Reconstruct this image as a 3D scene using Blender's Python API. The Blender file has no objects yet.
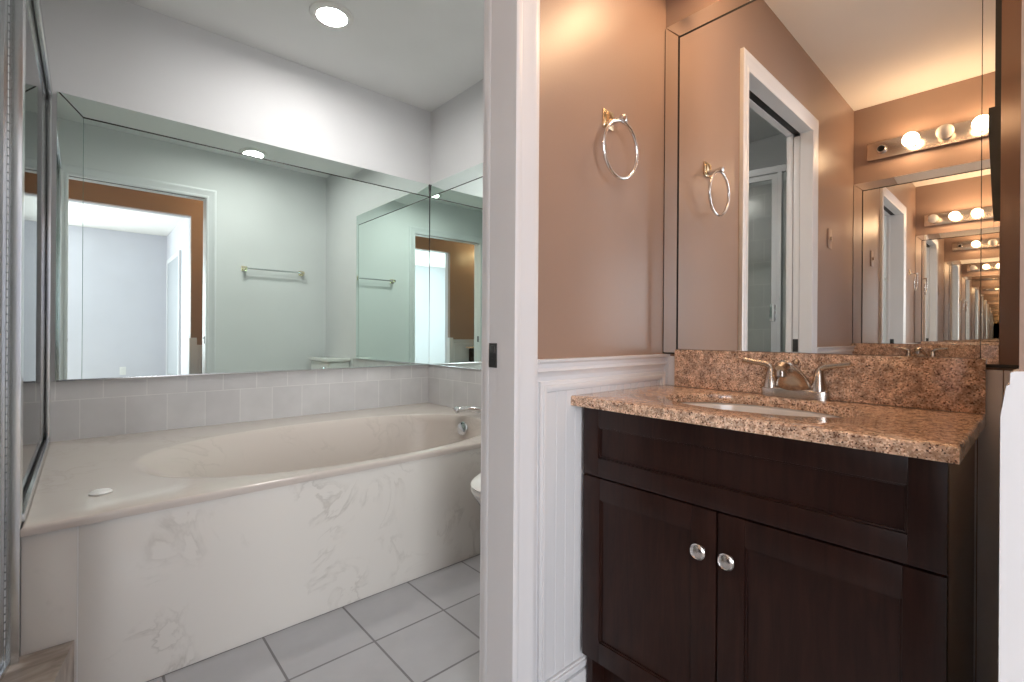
import bpy, bmesh, math, random
from math import pi, sin, cos, radians as R
from mathutils import Vector, Matrix
random.seed(7)
sc = bpy.context.scene
C = sc.collection
H = 0.944                                    # eye height; heights below are absolute metres

# ------------------------------------------------------------------ camera
FPX, HOR = 477.5, 333.9
YAW = math.atan(534 / FPX); ROLL = math.atan(6.5 / 961)
fw = Vector((cos(YAW), sin(YAW), 0)); rt = Vector((sin(YAW), -cos(YAW), 0)); up = Vector((0, 0, 1))
Rx = rt * cos(ROLL) + up * sin(ROLL); Ux = up * cos(ROLL) - rt * sin(ROLL)
cd = bpy.data.cameras.new('camera'); cam = bpy.data.objects.new('camera', cd); C.objects.link(cam)
m = Matrix((Rx, Ux, -fw)).transposed().to_4x4(); m.translation = Vector((0, 0, H)); cam.matrix_world = m
cd.sensor_width = 36; cd.lens = FPX / 1024 * 36; cd.shift_y = -(341 - HOR) / 1024; cd.clip_start = 0.01
sc.camera = cam

# ------------------------------------------------------------------ world, light, exposure
w = bpy.data.worlds.new('sky'); sc.world = w; w.use_nodes = True
w.node_tree.nodes['Background'].inputs[0].default_value = (0.75, 0.86, 1.0, 1)
w.node_tree.nodes['Background'].inputs[1].default_value = 2.0
sc.view_settings.view_transform = 'Standard'; sc.view_settings.look = 'None'
sc.view_settings.gamma = 1; sc.view_settings.exposure = 0.0
sc.view_settings.use_curve_mapping = False
cy = sc.cycles
cy.max_bounces = 24; cy.glossy_bounces = 20; cy.diffuse_bounces = 5; cy.transmission_bounces = 12; cy.transparent_max_bounces = 16
cy.sample_clamp_indirect = 6

def area(name, loc, to, sx, sy, power, col):
    l = bpy.data.lights.new(name, 'AREA'); l.shape = 'RECTANGLE'; l.size = sx; l.size_y = sy
    l.energy = power; l.color = col
    o = bpy.data.objects.new(name, l); C.objects.link(o); o.location = loc
    o.rotation_euler = (Vector(to) - Vector(loc)).to_track_quat('-Z', 'Y').to_euler()
    return o
# daylight through the two bedroom windows (each light hangs in its window opening)
area('daylight_far_window', (-1.15, -3.42, 1.35), (-1.15, 0, 1.35), 1.2, 1.4, 104, (0.96, 0.975, 1.0))
area('daylight_side_window', (-2.98, -1.7, 1.35), (0, -1.7, 1.35), 1.5, 1.4, 42, (0.96, 0.975, 1.0))
BULB_POWER = 60.0
CAN_POWER = 190.0

# ------------------------------------------------------------------ materials
def mat(name, col, rough=0.5, metal=0.0, spec=0.5, **kw):
    m = bpy.data.materials.new(name); m.use_nodes = True
    b = m.node_tree.nodes['Principled BSDF']
    b.inputs['Base Color'].default_value = (*col, 1); b.inputs['Roughness'].default_value = rough
    b.inputs['Metallic'].default_value = metal; b.inputs['Specular IOR Level'].default_value = spec
    for k, v in kw.items(): b.inputs[k.replace('_', ' ')].default_value = v
    return m
def N(m, t, **kw):
    n = m.node_tree.nodes.new(t)
    for k, v in kw.items():
        if k in n.inputs: n.inputs[k].default_value = v
        else: setattr(n, k, v)
    return n
def L(m, a, b): m.node_tree.links.new(a, b)
def coords(m, scale=(1, 1, 1), kind='Object'):
    tc = N(m, 'ShaderNodeTexCoord'); mp = N(m, 'ShaderNodeMapping'); mp.inputs['Scale'].default_value = scale
    L(m, tc.outputs[kind], mp.inputs['Vector']); return mp.outputs['Vector']
def ramp(m, fac, stops, interp='LINEAR'):
    r = N(m, 'ShaderNodeValToRGB'); r.color_ramp.interpolation = interp
    e = r.color_ramp.elements
    while len(e) < len(stops): e.new(0.5)
    for i, (p, c) in enumerate(stops): e[i].position = p; e[i].color = (*c, 1)
    L(m, fac, r.inputs['Fac']); return r.outputs['Color']
def mixc(m, f, a, b, blend='MIX'):
    n = N(m, 'ShaderNodeMix', data_type='RGBA', blend_type=blend)
    for i, v in ((0, f), (6, a), (7, b)):
        if isinstance(v, (int, float)): n.inputs[i].default_value = v
        elif isinstance(v, tuple): n.inputs[i].default_value = (*v, 1)
        else: L(m, v, n.inputs[i])
    return n.outputs[2]
def bsdf(m): return m.node_tree.nodes['Principled BSDF']
def bump(m, h, strength=0.2, dist=0.01):
    n = N(m, 'ShaderNodeBump', Strength=strength, Distance=dist); L(m, h, n.inputs['Height']); L(m, n.outputs['Normal'], bsdf(m).inputs['Normal'])

def paint(name, col, rough=0.55, spec=0.4, tex=0.05):
    m = mat(name, col, rough, 0, spec)
    n = N(m, 'ShaderNodeTexNoise', Scale=140.0, Detail=3.0); L(m, coords(m), n.inputs['Vector'])
    bump(m, n.outputs['Fac'], tex, 0.002)
    n2 = N(m, 'ShaderNodeTexNoise', Scale=2.5, Detail=2.0); L(m, coords(m), n2.inputs['Vector'])
    L(m, mixc(m, n2.outputs['Fac'], tuple(c * 0.95 for c in col), tuple(min(1, c * 1.05) for c in col)), bsdf(m).inputs['Base Color'])
    return m
M = {}
M['brown'] = paint('brown_satin_paint', (0.305, 0.207, 0.160), 0.34, 0.5, 0.08)
M['white_wall'] = paint('white_wall_paint', (0.70, 0.70, 0.71), 0.6)
M['bed_wall'] = paint('pale_grey_paint', (0.62, 0.62, 0.67), 0.6)
M['ceiling'] = paint('ceiling_paint', (0.80, 0.80, 0.80), 0.8, 0.2)
M['warm_ceiling'] = paint('cream_ceiling_paint', (0.90, 0.88, 0.85), 0.8, 0.2)
M['trim'] = paint('white_trim_paint', (0.70, 0.70, 0.72), 0.32, 0.5, 0.02)
M['carpet'] = paint('beige_carpet', (0.45, 0.40, 0.34), 0.95, 0.1, 0.6)

m = mat('speckled_granite', (0.5, 0.3, 0.2), 0.09, 0, 0.6)
v = coords(m)
n1 = N(m, 'ShaderNodeTexVoronoi', Scale=360.0); L(m, v, n1.inputs['Vector'])
sp = N(m, 'ShaderNodeSeparateColor'); L(m, n1.outputs['Color'], sp.inputs[0])
c1 = ramp(m, sp.outputs[0], [(0.0, (0.11, 0.065, 0.05)), (0.06, (0.29, 0.16, 0.105)), (0.15, (0.55, 0.37, 0.26)), (0.42, (0.70, 0.51, 0.38)), (0.76, (0.86, 0.70, 0.55))], 'CONSTANT')
n2 = N(m, 'ShaderNodeTexNoise', Scale=60.0, Detail=6.0); L(m, v, n2.inputs['Vector'])
c2 = ramp(m, n2.outputs['Fac'], [(0.35, (0.55, 0.50, 0.48)), (0.6, (1.12, 1.05, 1.0))])
L(m, mixc(m, 1.0, c1, c2, 'MULTIPLY'), bsdf(m).inputs['Base Color']); M['granite'] = m

m = mat('espresso_wood', (0.025, 0.012, 0.010), 0.33, 0, 0.32)
n = N(m, 'ShaderNodeTexNoise', Scale=9.0, Detail=8.0, Distortion=1.2); L(m, coords(m, (1, 6, 0.7)), n.inputs['Vector'])
L(m, ramp(m, n.outputs['Fac'], [(0.3, (0.013, 0.0045, 0.0035)), (0.7, (0.030, 0.011, 0.0075))]), bsdf(m).inputs['Base Color']); M['espresso'] = m
M['cab_side'] = mat('cabinet_side_with_reflection', (0.20, 0.12, 0.075), 0.25, 0, 0.6)  # brown reflection on the dark cabinet side, put into its colour

def marble(name, base, vein, rough=0.16):
    m = mat(name, base, rough, 0, 0.55)
    v = coords(m)
    d = N(m, 'ShaderNodeTexNoise', Scale=3.6, Detail=4.0, Distortion=0.6); L(m, v, d.inputs['Vector'])
    n = N(m, 'ShaderNodeTexNoise', Scale=4.3, Detail=5.0, Distortion=2.0, Roughness=0.55); L(m, v, n.inputs['Vector'])
    band = ramp(m, n.outputs['Fac'], [(0.455, (0, 0, 0)), (0.485, (1, 1, 1)), (0.50, (0.55, 0.55, 0.55)), (0.545, (0, 0, 0))])
    gate = ramp(m, d.outputs['Fac'], [(0.48, (0, 0, 0)), (0.62, (0.5, 0.5, 0.5))])
    f = mixc(m, 1.0, band, gate, 'MULTIPLY')
    L(m, mixc(m, f, base, vein), bsdf(m).inputs['Base Color'])
    return m
M['marble'] = marble('cultured_marble', (0.72, 0.69, 0.645), (0.44, 0.41, 0.37))
M['tub'] = marble('tub_acrylic', (0.56, 0.50, 0.455), (0.46, 0.41, 0.37), 0.2)
m = mat('stained_marble', (0.4, 0.34, 0.29), 0.28, 0, 0.5)
n = N(m, 'ShaderNodeTexNoise', Scale=9.0, Detail=7.0, Distortion=1.0); L(m, coords(m, (1, 2.2, 1)), n.inputs['Vector'])
L(m, ramp(m, n.outputs['Fac'], [(0.3, (0.17, 0.13, 0.105)), (0.5, (0.33, 0.275, 0.235)), (0.72, (0.52, 0.47, 0.42))]), bsdf(m).inputs['Base Color']); M['curb'] = m
M['stain'] = mat('grey_sealant', (0.42, 0.38, 0.35), 0.6)

def brick(name, tw, th, c1, c2, grout, gw, rough, off, axes, offset=(0, 0)):
    m = mat(name, c1, rough, 0, 0.55)
    tc = N(m, 'ShaderNodeTexCoord'); s = N(m, 'ShaderNodeSeparateXYZ'); L(m, tc.outputs['Object'], s.inputs[0])
    cb = N(m, 'ShaderNodeCombineXYZ'); L(m, s.outputs[axes[0]], cb.inputs[0]); L(m, s.outputs[axes[1]], cb.inputs[1])
    mp = N(m, 'ShaderNodeMapping'); mp.inputs['Location'].default_value = (offset[0], offset[1], 0); L(m, cb.outputs[0], mp.inputs['Vector'])
    b = N(m, 'ShaderNodeTexBrick', offset=off, squash=1.0)
    for k, v in (('Color1', (*c1, 1)), ('Color2', (*c2, 1)), ('Mortar', (*grout, 1)), ('Scale', 1.0), ('Mortar Size', gw), ('Mortar Smooth', 0.1), ('Bias', 0.0), ('Brick Width', tw), ('Row Height', th)):
        b.inputs[k].default_value = v
    L(m, mp.outputs['Vector'], b.inputs['Vector'])
    n = N(m, 'ShaderNodeTexNoise', Scale=7.0, Detail=4.0); L(m, tc.outputs['Object'], n.inputs['Vector'])
    tint = ramp(m, n.outputs['Fac'], [(0.3, (0.93, 0.93, 0.93)), (0.7, (1.05, 1.05, 1.05))])
    L(m, mixc(m, 1.0, b.outputs['Color'], tint, 'MULTIPLY'), bsdf(m).inputs['Base Color'])
    inv = N(m, 'ShaderNodeMath', operation='SUBTRACT'); inv.inputs[0].default_value = 1.0; L(m, b.outputs['Fac'], inv.inputs[1])
    bump(m, inv.outputs[0], 0.5, 0.0015)
    return m
M['floor_tile'] = brick('grey_floor_tile', 0.2507, 0.2465, (0.40, 0.40, 0.415), (0.385, 0.385, 0.40), (0.17, 0.165, 0.17), 0.0035, 0.38, 0.0, (0, 1), (-0.415 + 0.2507 * 6, -1.612 + 0.2465 * 12))
M['wall_tile_x'] = brick('white_wall_tile_back', 0.153, 0.170, (0.60, 0.59, 0.59), (0.56, 0.55, 0.555), (0.68, 0.67, 0.66), 0.0022, 0.15, 0.5, (0, 2), (0.015 + 0.153 * 4 - 0.0765, -(H - 0.463) + 0.17 * 2))
M['wall_tile_y'] = brick('white_wall_tile_side', 0.153, 0.170, (0.60, 0.59, 0.59), (0.56, 0.55, 0.555), (0.68, 0.67, 0.66), 0.0022, 0.15, 0.5, (1, 2), (0.05 + 0.153 * 2, -(H - 0.463) + 0.17 * 2))

M['mirror'] = mat('silver_mirror', (0.92, 0.92, 0.90), 0.0, 1.0)
M['bath_mirror'] = mat('green_tinged_mirror', (0.85, 0.965, 0.92), 0.0, 1.0)
M['seam'] = mat('black_mirror_edge', (0.012, 0.012, 0.010), 0.4)
M['green_edge'] = mat('green_glass_edge', (0.10, 0.22, 0.18), 0.3, 0, 0.4)
M['worn_mirror'] = mat('worn_dirty_mirror', (0.42, 0.34, 0.29), 0.06, 1.0)
M['chrome'] = mat('chrome', (0.80, 0.82, 0.84), 0.10, 1.0)
M['alum'] = mat('polished_aluminium', (0.66, 0.68, 0.69), 0.22, 1.0)
M['dark_metal'] = mat('dark_gasket', (0.05, 0.05, 0.05), 0.4, 0.3)
M['nickel'] = mat('brushed_nickel', (0.56, 0.51, 0.46), 0.24, 1.0)
M['knob'] = mat('satin_nickel_knob', (0.70, 0.68, 0.66), 0.22, 1.0)
M['brass'] = mat('aged_brass', (0.80, 0.69, 0.50), 0.18, 1.0)
M['ceramic'] = mat('white_ceramic', (0.80, 0.79, 0.77), 0.08, 0, 0.6)
M['plastic'] = mat('white_plastic', (0.78, 0.77, 0.75), 0.3)
M['black'] = mat('black_void', (0.01, 0.01, 0.01), 0.6)
M['steel'] = mat('bronzed_steel_plate', (0.62, 0.56, 0.51), 0.2, 1.0)
M['dead_bulb'] = mat('unlit_frosted_bulb', (0.85, 0.82, 0.76), 0.25, 0, 0.5)
m = bpy.data.materials.new('shower_glass'); m.use_nodes = True
tr = N(m, 'ShaderNodeBsdfTransparent'); tr.inputs[0].default_value = (0.95, 0.975, 0.965, 1)
gl = N(m, 'ShaderNodeBsdfGlossy', Roughness=0.0); fr = N(m, 'ShaderNodeFresnel', IOR=1.45); mx = N(m, 'ShaderNodeMixShader')
L(m, fr.outputs[0], mx.inputs[0]); L(m, tr.outputs[0], mx.inputs[1]); L(m, gl.outputs[0], mx.inputs[2])
L(m, mx.outputs[0], m.node_tree.nodes['Material Output'].inputs['Surface']); M['glass'] = m
def emis(name, col, s):
    m = mat(name, col, 0.4); b = bsdf(m)
    b.inputs['Emission Color'].default_value = (*col, 1); b.inputs['Emission Strength'].default_value = s; return m
M['lit_bulb'] = emis('lit_bulb', (1.0, 0.67, 0.39), BULB_POWER)
M['lens2'] = emis('lit_lens_bright', (1.0, 0.97, 0.93), CAN_POWER * 1.3)
M['lens'] = emis('lit_lens', (1.0, 0.97, 0.93), CAN_POWER)

# ------------------------------------------------------------------ mesh helpers
class MB:
    def __init__(s): s.bm = bmesh.new()
    def box(s, x0, x1, y0, y1, z0, z1, bev=0.0, seg=2):
        t = bmesh.new(); bmesh.ops.create_cube(t, size=1)
        for v in t.verts:
            v.co = Vector(((x0 + x1) / 2 + v.co.x * (x1 - x0), (y0 + y1) / 2 + v.co.y * (y1 - y0), (z0 + z1) / 2 + v.co.z * (z1 - z0)))
        if bev > 0: bmesh.ops.bevel(t, geom=t.edges[:], offset=bev, segments=seg, affect='EDGES', profile=0.6)
        s.add(t); return s
    def add(s, t, mtx=None):
        me = bpy.data.meshes.new('tmp'); t.to_mesh(me); t.free()
        if mtx is not None: me.transform(mtx)
        s.bm.from_mesh(me); bpy.data.meshes.remove(me)
    def prism(s, pts, axis, a0, a1):
        """pts: closed outline in the two other axes, extruded along axis (0,1,2) from a0 to a1"""
        t = bmesh.new(); o = [i for i in range(3) if i != axis]
        def P(p, a):
            c = [0, 0, 0]; c[o[0]] = p[0]; c[o[1]] = p[1]; c[axis] = a; return c
        A = [t.verts.new(P(p, a0)) for p in pts]; B = [t.verts.new(P(p, a1)) for p in pts]
        t.faces.new(A); t.faces.new(B[::-1]); n = len(pts)
        for i in range(n): t.faces.new((A[i], B[i], B[(i + 1) % n], A[(i + 1) % n]))
        bmesh.ops.recalc_face_normals(t, faces=t.faces[:]); s.add(t); return s
    def lathe(s, prof, mtx=None, n=32, sx=1, sy=1):
        t = bmesh.new(); rings = []
        for r, z in prof:
            rings.append([t.verts.new((r * cos(2 * pi * i / n) * sx, r * sin(2 * pi * i / n) * sy, z)) for i in range(n)] if r > 1e-6 else [t.verts.new((0, 0, z))])
        for a, b in zip(rings, rings[1:]):
            for i in range(n):
                j = (i + 1) % n
                q = [a[i % len(a)], a[j % len(a)], b[j % len(b)], b[i % len(b)]]
                q = list(dict.fromkeys(q))
                if len(q) > 2: t.faces.new(q)
        for r in (rings[0], rings[-1]):
            if len(r) > 1: t.faces.new(r)
        bmesh.ops.recalc_face_normals(t, faces=t.faces[:]); s.add(t, mtx); return s
    def tube(s, pts, rad, n=12, closed=False, flat=1.0):
        t = bmesh.new(); pts = [Vector(p) for p in pts]; k = len(pts); rings = []
        rad = rad if isinstance(rad, (list, tuple)) else [rad] * k
        prev = None
        for i, p in enumerate(pts):
            d = (pts[(i + 1) % k] - pts[i - 1]) if closed else (pts[min(i + 1, k - 1)] - pts[max(i - 1, 0)])
            d.normalize()
            u = (prev if prev is not None else (Vector((0, 0, 1)) if abs(d.z) < 0.9 else Vector((1, 0, 0))))
            u = (u - d * u.dot(d)).normalized(); prev = u; q = d.cross(u)
            rings.append([t.verts.new(p + (u * cos(2 * pi * j / n) * flat + q * sin(2 * pi * j / n)) * rad[i]) for j in range(n)])
        for i in range(k if closed else k - 1):
            a, b = rings[i], rings[(i + 1) % k]
            for j in range(n): t.faces.new((a[j], a[(j + 1) % n], b[(j + 1) % n], b[j]))
        if not closed: t.faces.new(rings[0][::-1]); t.faces.new(rings[-1])
        bmesh.ops.recalc_face_normals(t, faces=t.faces[:]); s.add(t); return s
    def build(s, name, material, parent=None, smooth=True, origin=None):
        me = bpy.data.meshes.new(name)
        if origin is not None: bmesh.ops.translate(s.bm, verts=s.bm.verts[:], vec=-Vector(origin))
        s.bm.to_mesh(me); s.bm.free(); me.materials.append(M[material] if isinstance(material, str) else material)
        if smooth:
            for p in me.polygons: p.use_smooth = True
            try: me.set_sharp_from_angle(angle=R(34))
            except Exception: pass
        o = bpy.data.objects.new(name, me); C.objects.link(o)
        if origin is not None: o.location = origin
        if parent is not None: o.parent = parent
        return o
def spl(pts, n=8):
    pts = [Vector(p) for p in pts]; out = []; P = [pts[0]] + pts + [pts[-1]]
    for i in range(1, len(P) - 2):
        for k in range(n):
            t = k / n; a, b, c, d = P[i - 1:i + 3]
            out.append(0.5 * ((2 * b) + (c - a) * t + (2 * a - 5 * b + 4 * c - d) * t * t + (3 * b - a - 3 * c + d) * t ** 3))
    return out + [pts[-1]]
def tag(o, label, cat, group=None):
    o['label'] = label; o['category'] = cat
    if group: o['group'] = group
    return o
def thing(name, label, cat, loc=(0, 0, 0), rz=0, group=None):
    o = bpy.data.objects.new(name, None); C.objects.link(o); o.location = loc; o.rotation_euler = (0, 0, rz)
    o.empty_display_size = 0.05; return tag(o, label, cat, group)
def struct(name, mb, material, smooth=False, parent=None):
    o = mb.build(name, material, parent, smooth)
    if parent is None: o['kind'] = 'structure'
    return o
def copy_tree(o, parent=None):
    c = o.copy(); C.objects.link(c); c.parent = parent
    for ch in list(o.children): copy_tree(ch, c)
    return c
AXX = Matrix.Rotation(pi / 2, 4, 'Y')        # +z -> +x
AXNX = Matrix.Rotation(-pi / 2, 4, 'Y')      # +z -> -x
AXNY = Matrix.Rotation(pi / 2, 4, 'X')       # +z -> -y
AXPY = Matrix.Rotation(-pi / 2, 4, 'X')      # +z -> +y
T = Matrix.Translation

# ------------------------------------------------------------------ dimensions
XV, XO = 1.416, -0.975          # vanity wall, opposite vanity wall
YD, YD2 = 0.836, 0.945          # dressing side / bathroom side of the door wall
YF, YF2 = 0.02, -0.10          # dressing side / bedroom side of the front wall
DX0, DX1 = -0.095, 0.748        # bathroom doorway
OX0, OX1 = -0.28, 0.785         # opening to the bedroom
HEAD = H + 1.105; OHEAD = H + 1.135
ZC = H + 1.49
XR, YB, XS = 1.728, 2.77, -1.02
RAIL = H - 0.062

# ------------------------------------------------------------------ shell
struct('floor', MB().box(XS - 0.1, XR + 0.1, YF2, YB + 0.1, -0.05, 0), 'floor_tile')
struct('floor_bedroom', MB().box(-3.1, 1.08, -3.52, YF2, -0.05, 0), 'carpet')
struct('ceiling', MB().box(XS - 0.1, XR + 0.1, YD2 - 0.06, YB + 0.1, ZC, ZC + 0.05), 'ceiling')
struct('ceiling_dressing', MB().box(XO - 0.17, XV + 0.1, YF2 + 0.06, YD2 - 0.06, ZC, ZC + 0.05), 'warm_ceiling')
struct('ceiling_bedroom', MB().box(-3.1, 1.08, -3.52, YF2 + 0.06, ZC, ZC + 0.05), 'warm_ceiling')
struct('wall_vanity', MB().box(XV, XV + 0.08, YF2, YD2 - 0.06, 0, ZC), 'brown')
struct('wall_opposite', MB().box(XO - 0.08, XO, YF2, YD2 - 0.06, 0, ZC), 'brown')
def wall_with_hole(x0, x1, y0, y1, hx0, hx1, hz0, hz1):
    return MB().box(x0, hx0, y0, y1, 0, ZC).box(hx1, x1, y0, y1, 0, ZC).box(hx0, hx1, y0, y1, hz1, ZC) if hz0 <= 0 else \
        MB().box(x0, hx0, y0, y1, 0, ZC).box(hx1, x1, y0, y1, 0, ZC).box(hx0, hx1, y0, y1, hz1, ZC).box(hx0, hx1, y0, y1, 0, hz0)
struct('wall_door_dressing', wall_with_hole(XO, XV, YD, YD + 0.045, DX0 - 0.02, DX1 + 0.02, 0, HEAD + 0.02), 'brown')
struct('wall_door_bathroom', wall_with_hole(XS - 0.1, XR + 0.1, YD2 - 0.02, YD2, DX0 - 0.02, DX1 + 0.02, 0, HEAD + 0.02), 'white_wall')
struct('wall_front_dressing', wall_with_hole(XO, XV, YF - 0.05, YF, OX0, OX1, 0, OHEAD), 'brown')
struct('wall_front_bedroom', wall_with_hole(-3.1, XV + 0.08, YF2, YF - 0.05, OX0, OX1, 0, OHEAD), 'bed_wall')
struct('wall_tub', MB().box(XS - 0.1, XR + 0.1, YB, YB + 0.1, 0, ZC), 'white_wall')
struct('wall_bathroom_right', MB().box(XR, XR + 0.1, YD2, YB, 0, ZC), 'white_wall')
struct('wall_bathroom_left', MB().box(XS - 0.1, XS, YD2, YB, 0, ZC), 'white_wall')
struct('wall_bedroom_far', wall_with_hole(-3.0, 0.98, -3.5, -3.4, -1.8, -0.5, 0.65, 2.05), 'bed_wall')
struct('wall_bedroom_right', MB().box(0.98, 1.08, -3.5, YF2, 0, ZC), 'bed_wall')
b = MB().box(-3.1, -3.0, -3.5, -2.45, 0, ZC).box(-3.1, -3.0, -0.95, YF2, 0, ZC).box(-3.1, -3.0, -2.45, -0.95, 2.05, ZC).box(-3.1, -3.0, -2.45, -0.95, 0, 0.65)
struct('wall_bedroom_left', b, 'bed_wall')
# windows of the bedroom
b = MB()
for z in (0.65, 1.33, 2.01): b.box(-1.8, -0.5, -3.47, -3.44, z, z + 0.04)
for x in (-1.8, -1.17, -0.54): b.box(x, x + 0.04, -3.47, -3.44, 0.65, 2.05)
struct('window_1', b, 'trim')
b = MB()
for z in (0.65, 1.33, 2.01): b.box(-3.07, -3.04, -2.45, -0.95, z, z + 0.04)
for y in (-2.45, -1.72, -0.99): b.box(-3.07, -3.04, y, y + 0.04, 0.65, 2.05)
struct('window_2', b, 'trim')
# white trim in the bedroom
struct('baseboard_bedroom', MB().box(-3.0, 0.98, -3.4, -3.385, 0, 0.1).box(0.965, 0.98, -1.9, YF2, 0, 0.1), 'trim')
# bedroom side door
d = struct('door_2', MB().box(0.962, 0.979, -3.12, -2.1, 0, 1.98), mat('grey_door_paint', (0.42, 0.44, 0.47), 0.4))
struct('door_casing', MB().box(0.955, 0.979, -3.2, -3.12, 0, 2.04).box(0.955, 0.979, -2.1, -2.02, 0, 2.04).box(0.955, 0.979, -3.12, -2.1, 1.98, 2.04), 'trim', parent=d)

# ---- bathroom doorway: pocket door frame
# casing profile across its width (u from the opening outwards, v out of the wall)
CP = [(0, 0), (0, 0.009), (0.006, 0.012), (0.014, 0.012), (0.018, 0.009), (0.030, 0.011), (0.046, 0.014), (0.055, 0.017), (0.064, 0.018), (0.070, 0.015), (0.070, 0)]
def casing(mb, x0, x1, zt, y, sgn):
    """mitred casing round an opening; sgn=-1 sticks out towards -y"""
    t = bmesh.new(); rows = []
    path = [(x0, 0, -1, 0), (x0, zt, -1, 1), (x1, zt, 1, 1), (x1, 0, 1, 0)]
    for (px, pz, dx, dz) in path:
        rows.append([t.verts.new((px + dx * u, y + sgn * v, pz + dz * u)) for u, v in CP])
    for a, b_ in zip(rows, rows[1:]):
        for i in range(len(CP)):
            j = (i + 1) % len(CP); t.faces.new((a[i], a[j], b_[j], b_[i]))
    t.faces.new(rows[0]); t.faces.new(rows[-1][::-1])
    bmesh.ops.recalc_face_normals(t, faces=t.faces[:]); mb.add(t)
door = struct('door_1', MB().box(DX1, DX1 + 0.02, YD, YD + 0.052, 0, HEAD + 0.02).box(DX0 - 0.02, DX0, YD, YD + 0.052, 0, HEAD + 0.02).box(DX0, DX1, YD, YD + 0.052, HEAD, HEAD + 0.02)
    .box(DX1, DX1 + 0.02, YD2 - 0.022, YD2, 0, HEAD + 0.02, 0.004).box(DX0 - 0.02, DX0 + 0.004, YD2 - 0.022, YD2, 0, HEAD + 0.02, 0.003).box(DX0, DX1, YD2 - 0.022, YD2, HEAD, HEAD + 0.02), 'trim', True)
b = MB(); casing(b, DX0, DX1, HEAD, YD, -1); struct('door_casing', b, 'trim', True, door)
b = MB(); casing(b, DX0, DX1 + 0.002, HEAD, YD2, 1); struct('door_casing', b, 'trim', True, door)
struct('jamb_post', MB().box(DX1 + 0.001, DX1 + 0.02, YD + 0.052, YD2 - 0.022, 0, HEAD), 'trim', True, door)
struct('sliding_panel', MB().box(DX0 - 0.75, DX0 - 0.002, YD + 0.054, YD2 - 0.024, 0.01, HEAD - 0.01, 0.002), 'trim', True, door)
struct('head_track', MB().box(DX0, DX1, YD + 0.053, YD2 - 0.023, HEAD + 0.004, HEAD + 0.02), 'black', True, door)
lz = H - 0.053
o = struct('strike_plate', MB().box(DX1 - 0.002, DX1 + 0.003, YD + 0.056, YD2 - 0.025, lz - 0.03, lz + 0.03, 0.001).box(DX1 - 0.004, DX1, YD + 0.066, YD + 0.076, lz - 0.026, lz - 0.008).box(DX1 - 0.006, DX1, YD + 0.060, YD + 0.074, lz + 0.006, lz + 0.024, 0.002), 'dark_metal', True, door)
o['label'] = 'dark metal strike plate'
struct('door_latch', MB().box(DX0 - 0.003, DX0 + 0.002, YD + 0.057, YD2 - 0.027, lz - 0.035, lz + 0.035, 0.001).box(DX0, DX0 + 0.005, YD + 0.064, YD2 - 0.034, lz - 0.012, lz + 0.014, 0.002), 'dark_metal', True, door)

# ---- wainscot and chair rail in the dressing area
RP = [(0, -0.045), (0.006, -0.045), (0.010, -0.036), (0.018, -0.030), (0.013, -0.022), (0.014, -0.012), (0.023, -0.006), (0.024, 0.0), (0, 0.0)]
def rail_y(x0, x1, y, sgn):      # along x on a wall facing sgn*y
    return MB().prism([(y + sgn * p, RAIL + q) for p, q in RP], 0, x0, x1)
def rail_x(y0, y1, x, sgn):
    return MB().prism([(x + sgn * p, RAIL + q) for p, q in RP], 1, y0, y1)
def wains_y(b, x0, x1, y, sgn, frame=True):
    b.box(x0, x1, min(y, y + sgn * 0.006), max(y, y + sgn * 0.006), 0, RAIL - 0.045)
    b.box(x0, x1, min(y, y + sgn * 0.016), max(y, y + sgn * 0.016), 0, 0.045, 0.003)
    if frame and x1 - x0 > 0.2:
        a0, a1, z0, z1 = x0 + 0.012, x1 - 0.012, 0.052, RAIL - 0.055
        for (p, q, k) in ((0.0, 0.010, 0.010), (0.010, 0.020, 0.014), (0.020, 0.026, 0.009)):
            ya, yb = sorted((y + sgn * 0.0055, y + sgn * (0.006 + k - 0.002)))
            b.box(a0 + p, a0 + q, ya, yb, z0 + p, z1 - p, 0.001).box(a1 - q, a1 - p, ya, yb, z0 + p, z1 - p, 0.001)
            b.box(a0 + q, a1 - q, ya, yb, z0 + p, z0 + q, 0.001).box(a0 + q, a1 - q, ya, yb, z1 - q, z1 - p, 0.001)
        x = a0 + 0.028; ya, yb = sorted((y + sgn * 0.0055, y + sgn * 0.008))
        while x < a1 - 0.03:
            e = min(x + 0.036, a1 - 0.028); b.box(x + 0.0008, e - 0.0008, ya, yb, z0 + 0.028, z1 - 0.028, 0.001, 1); x = e
    return b
def bead_x(y0, y1, x, sgn):
    b = MB(); y = y0
    while y < y1 - 1e-4:
        e = min(y + 0.038, y1)
        b.box(min(x, x + sgn * 0.006), max(x, x + sgn * 0.006), y + 0.0008, e - 0.0008, 0, RAIL - 0.006, 0.0012, 1); y = e
    return b
struct('trim_1', rail_y(DX1 + 0.07, XV, YD, -1), 'trim', True)
struct('trim_2', rail_y(XO, DX0 - 0.07, YD, -1), 'trim', True)
struct('trim_3', wains_y(MB(), DX1 + 0.07, XV, YD, -1), 'trim', True)
struct('trim_4', wains_y(MB(), XO, DX0 - 0.07, YD, -1), 'trim', True)
struct('trim_5', bead_x(YF, YD, XV, -1), 'trim', True)
struct('trim_6', bead_x(YF, YD, XO, 1), 'trim', True)
struct('trim_7', wains_y(MB(), OX1 + 0.05, XV, YF, 1), 'trim', True)
struct('trim_8', rail_y(XO, OX0 - 0.06, YF, 1), 'trim', True)
struct('trim_9', wains_y(MB(), XO, OX0 - 0.05, YF, 1), 'trim', True)
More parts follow.
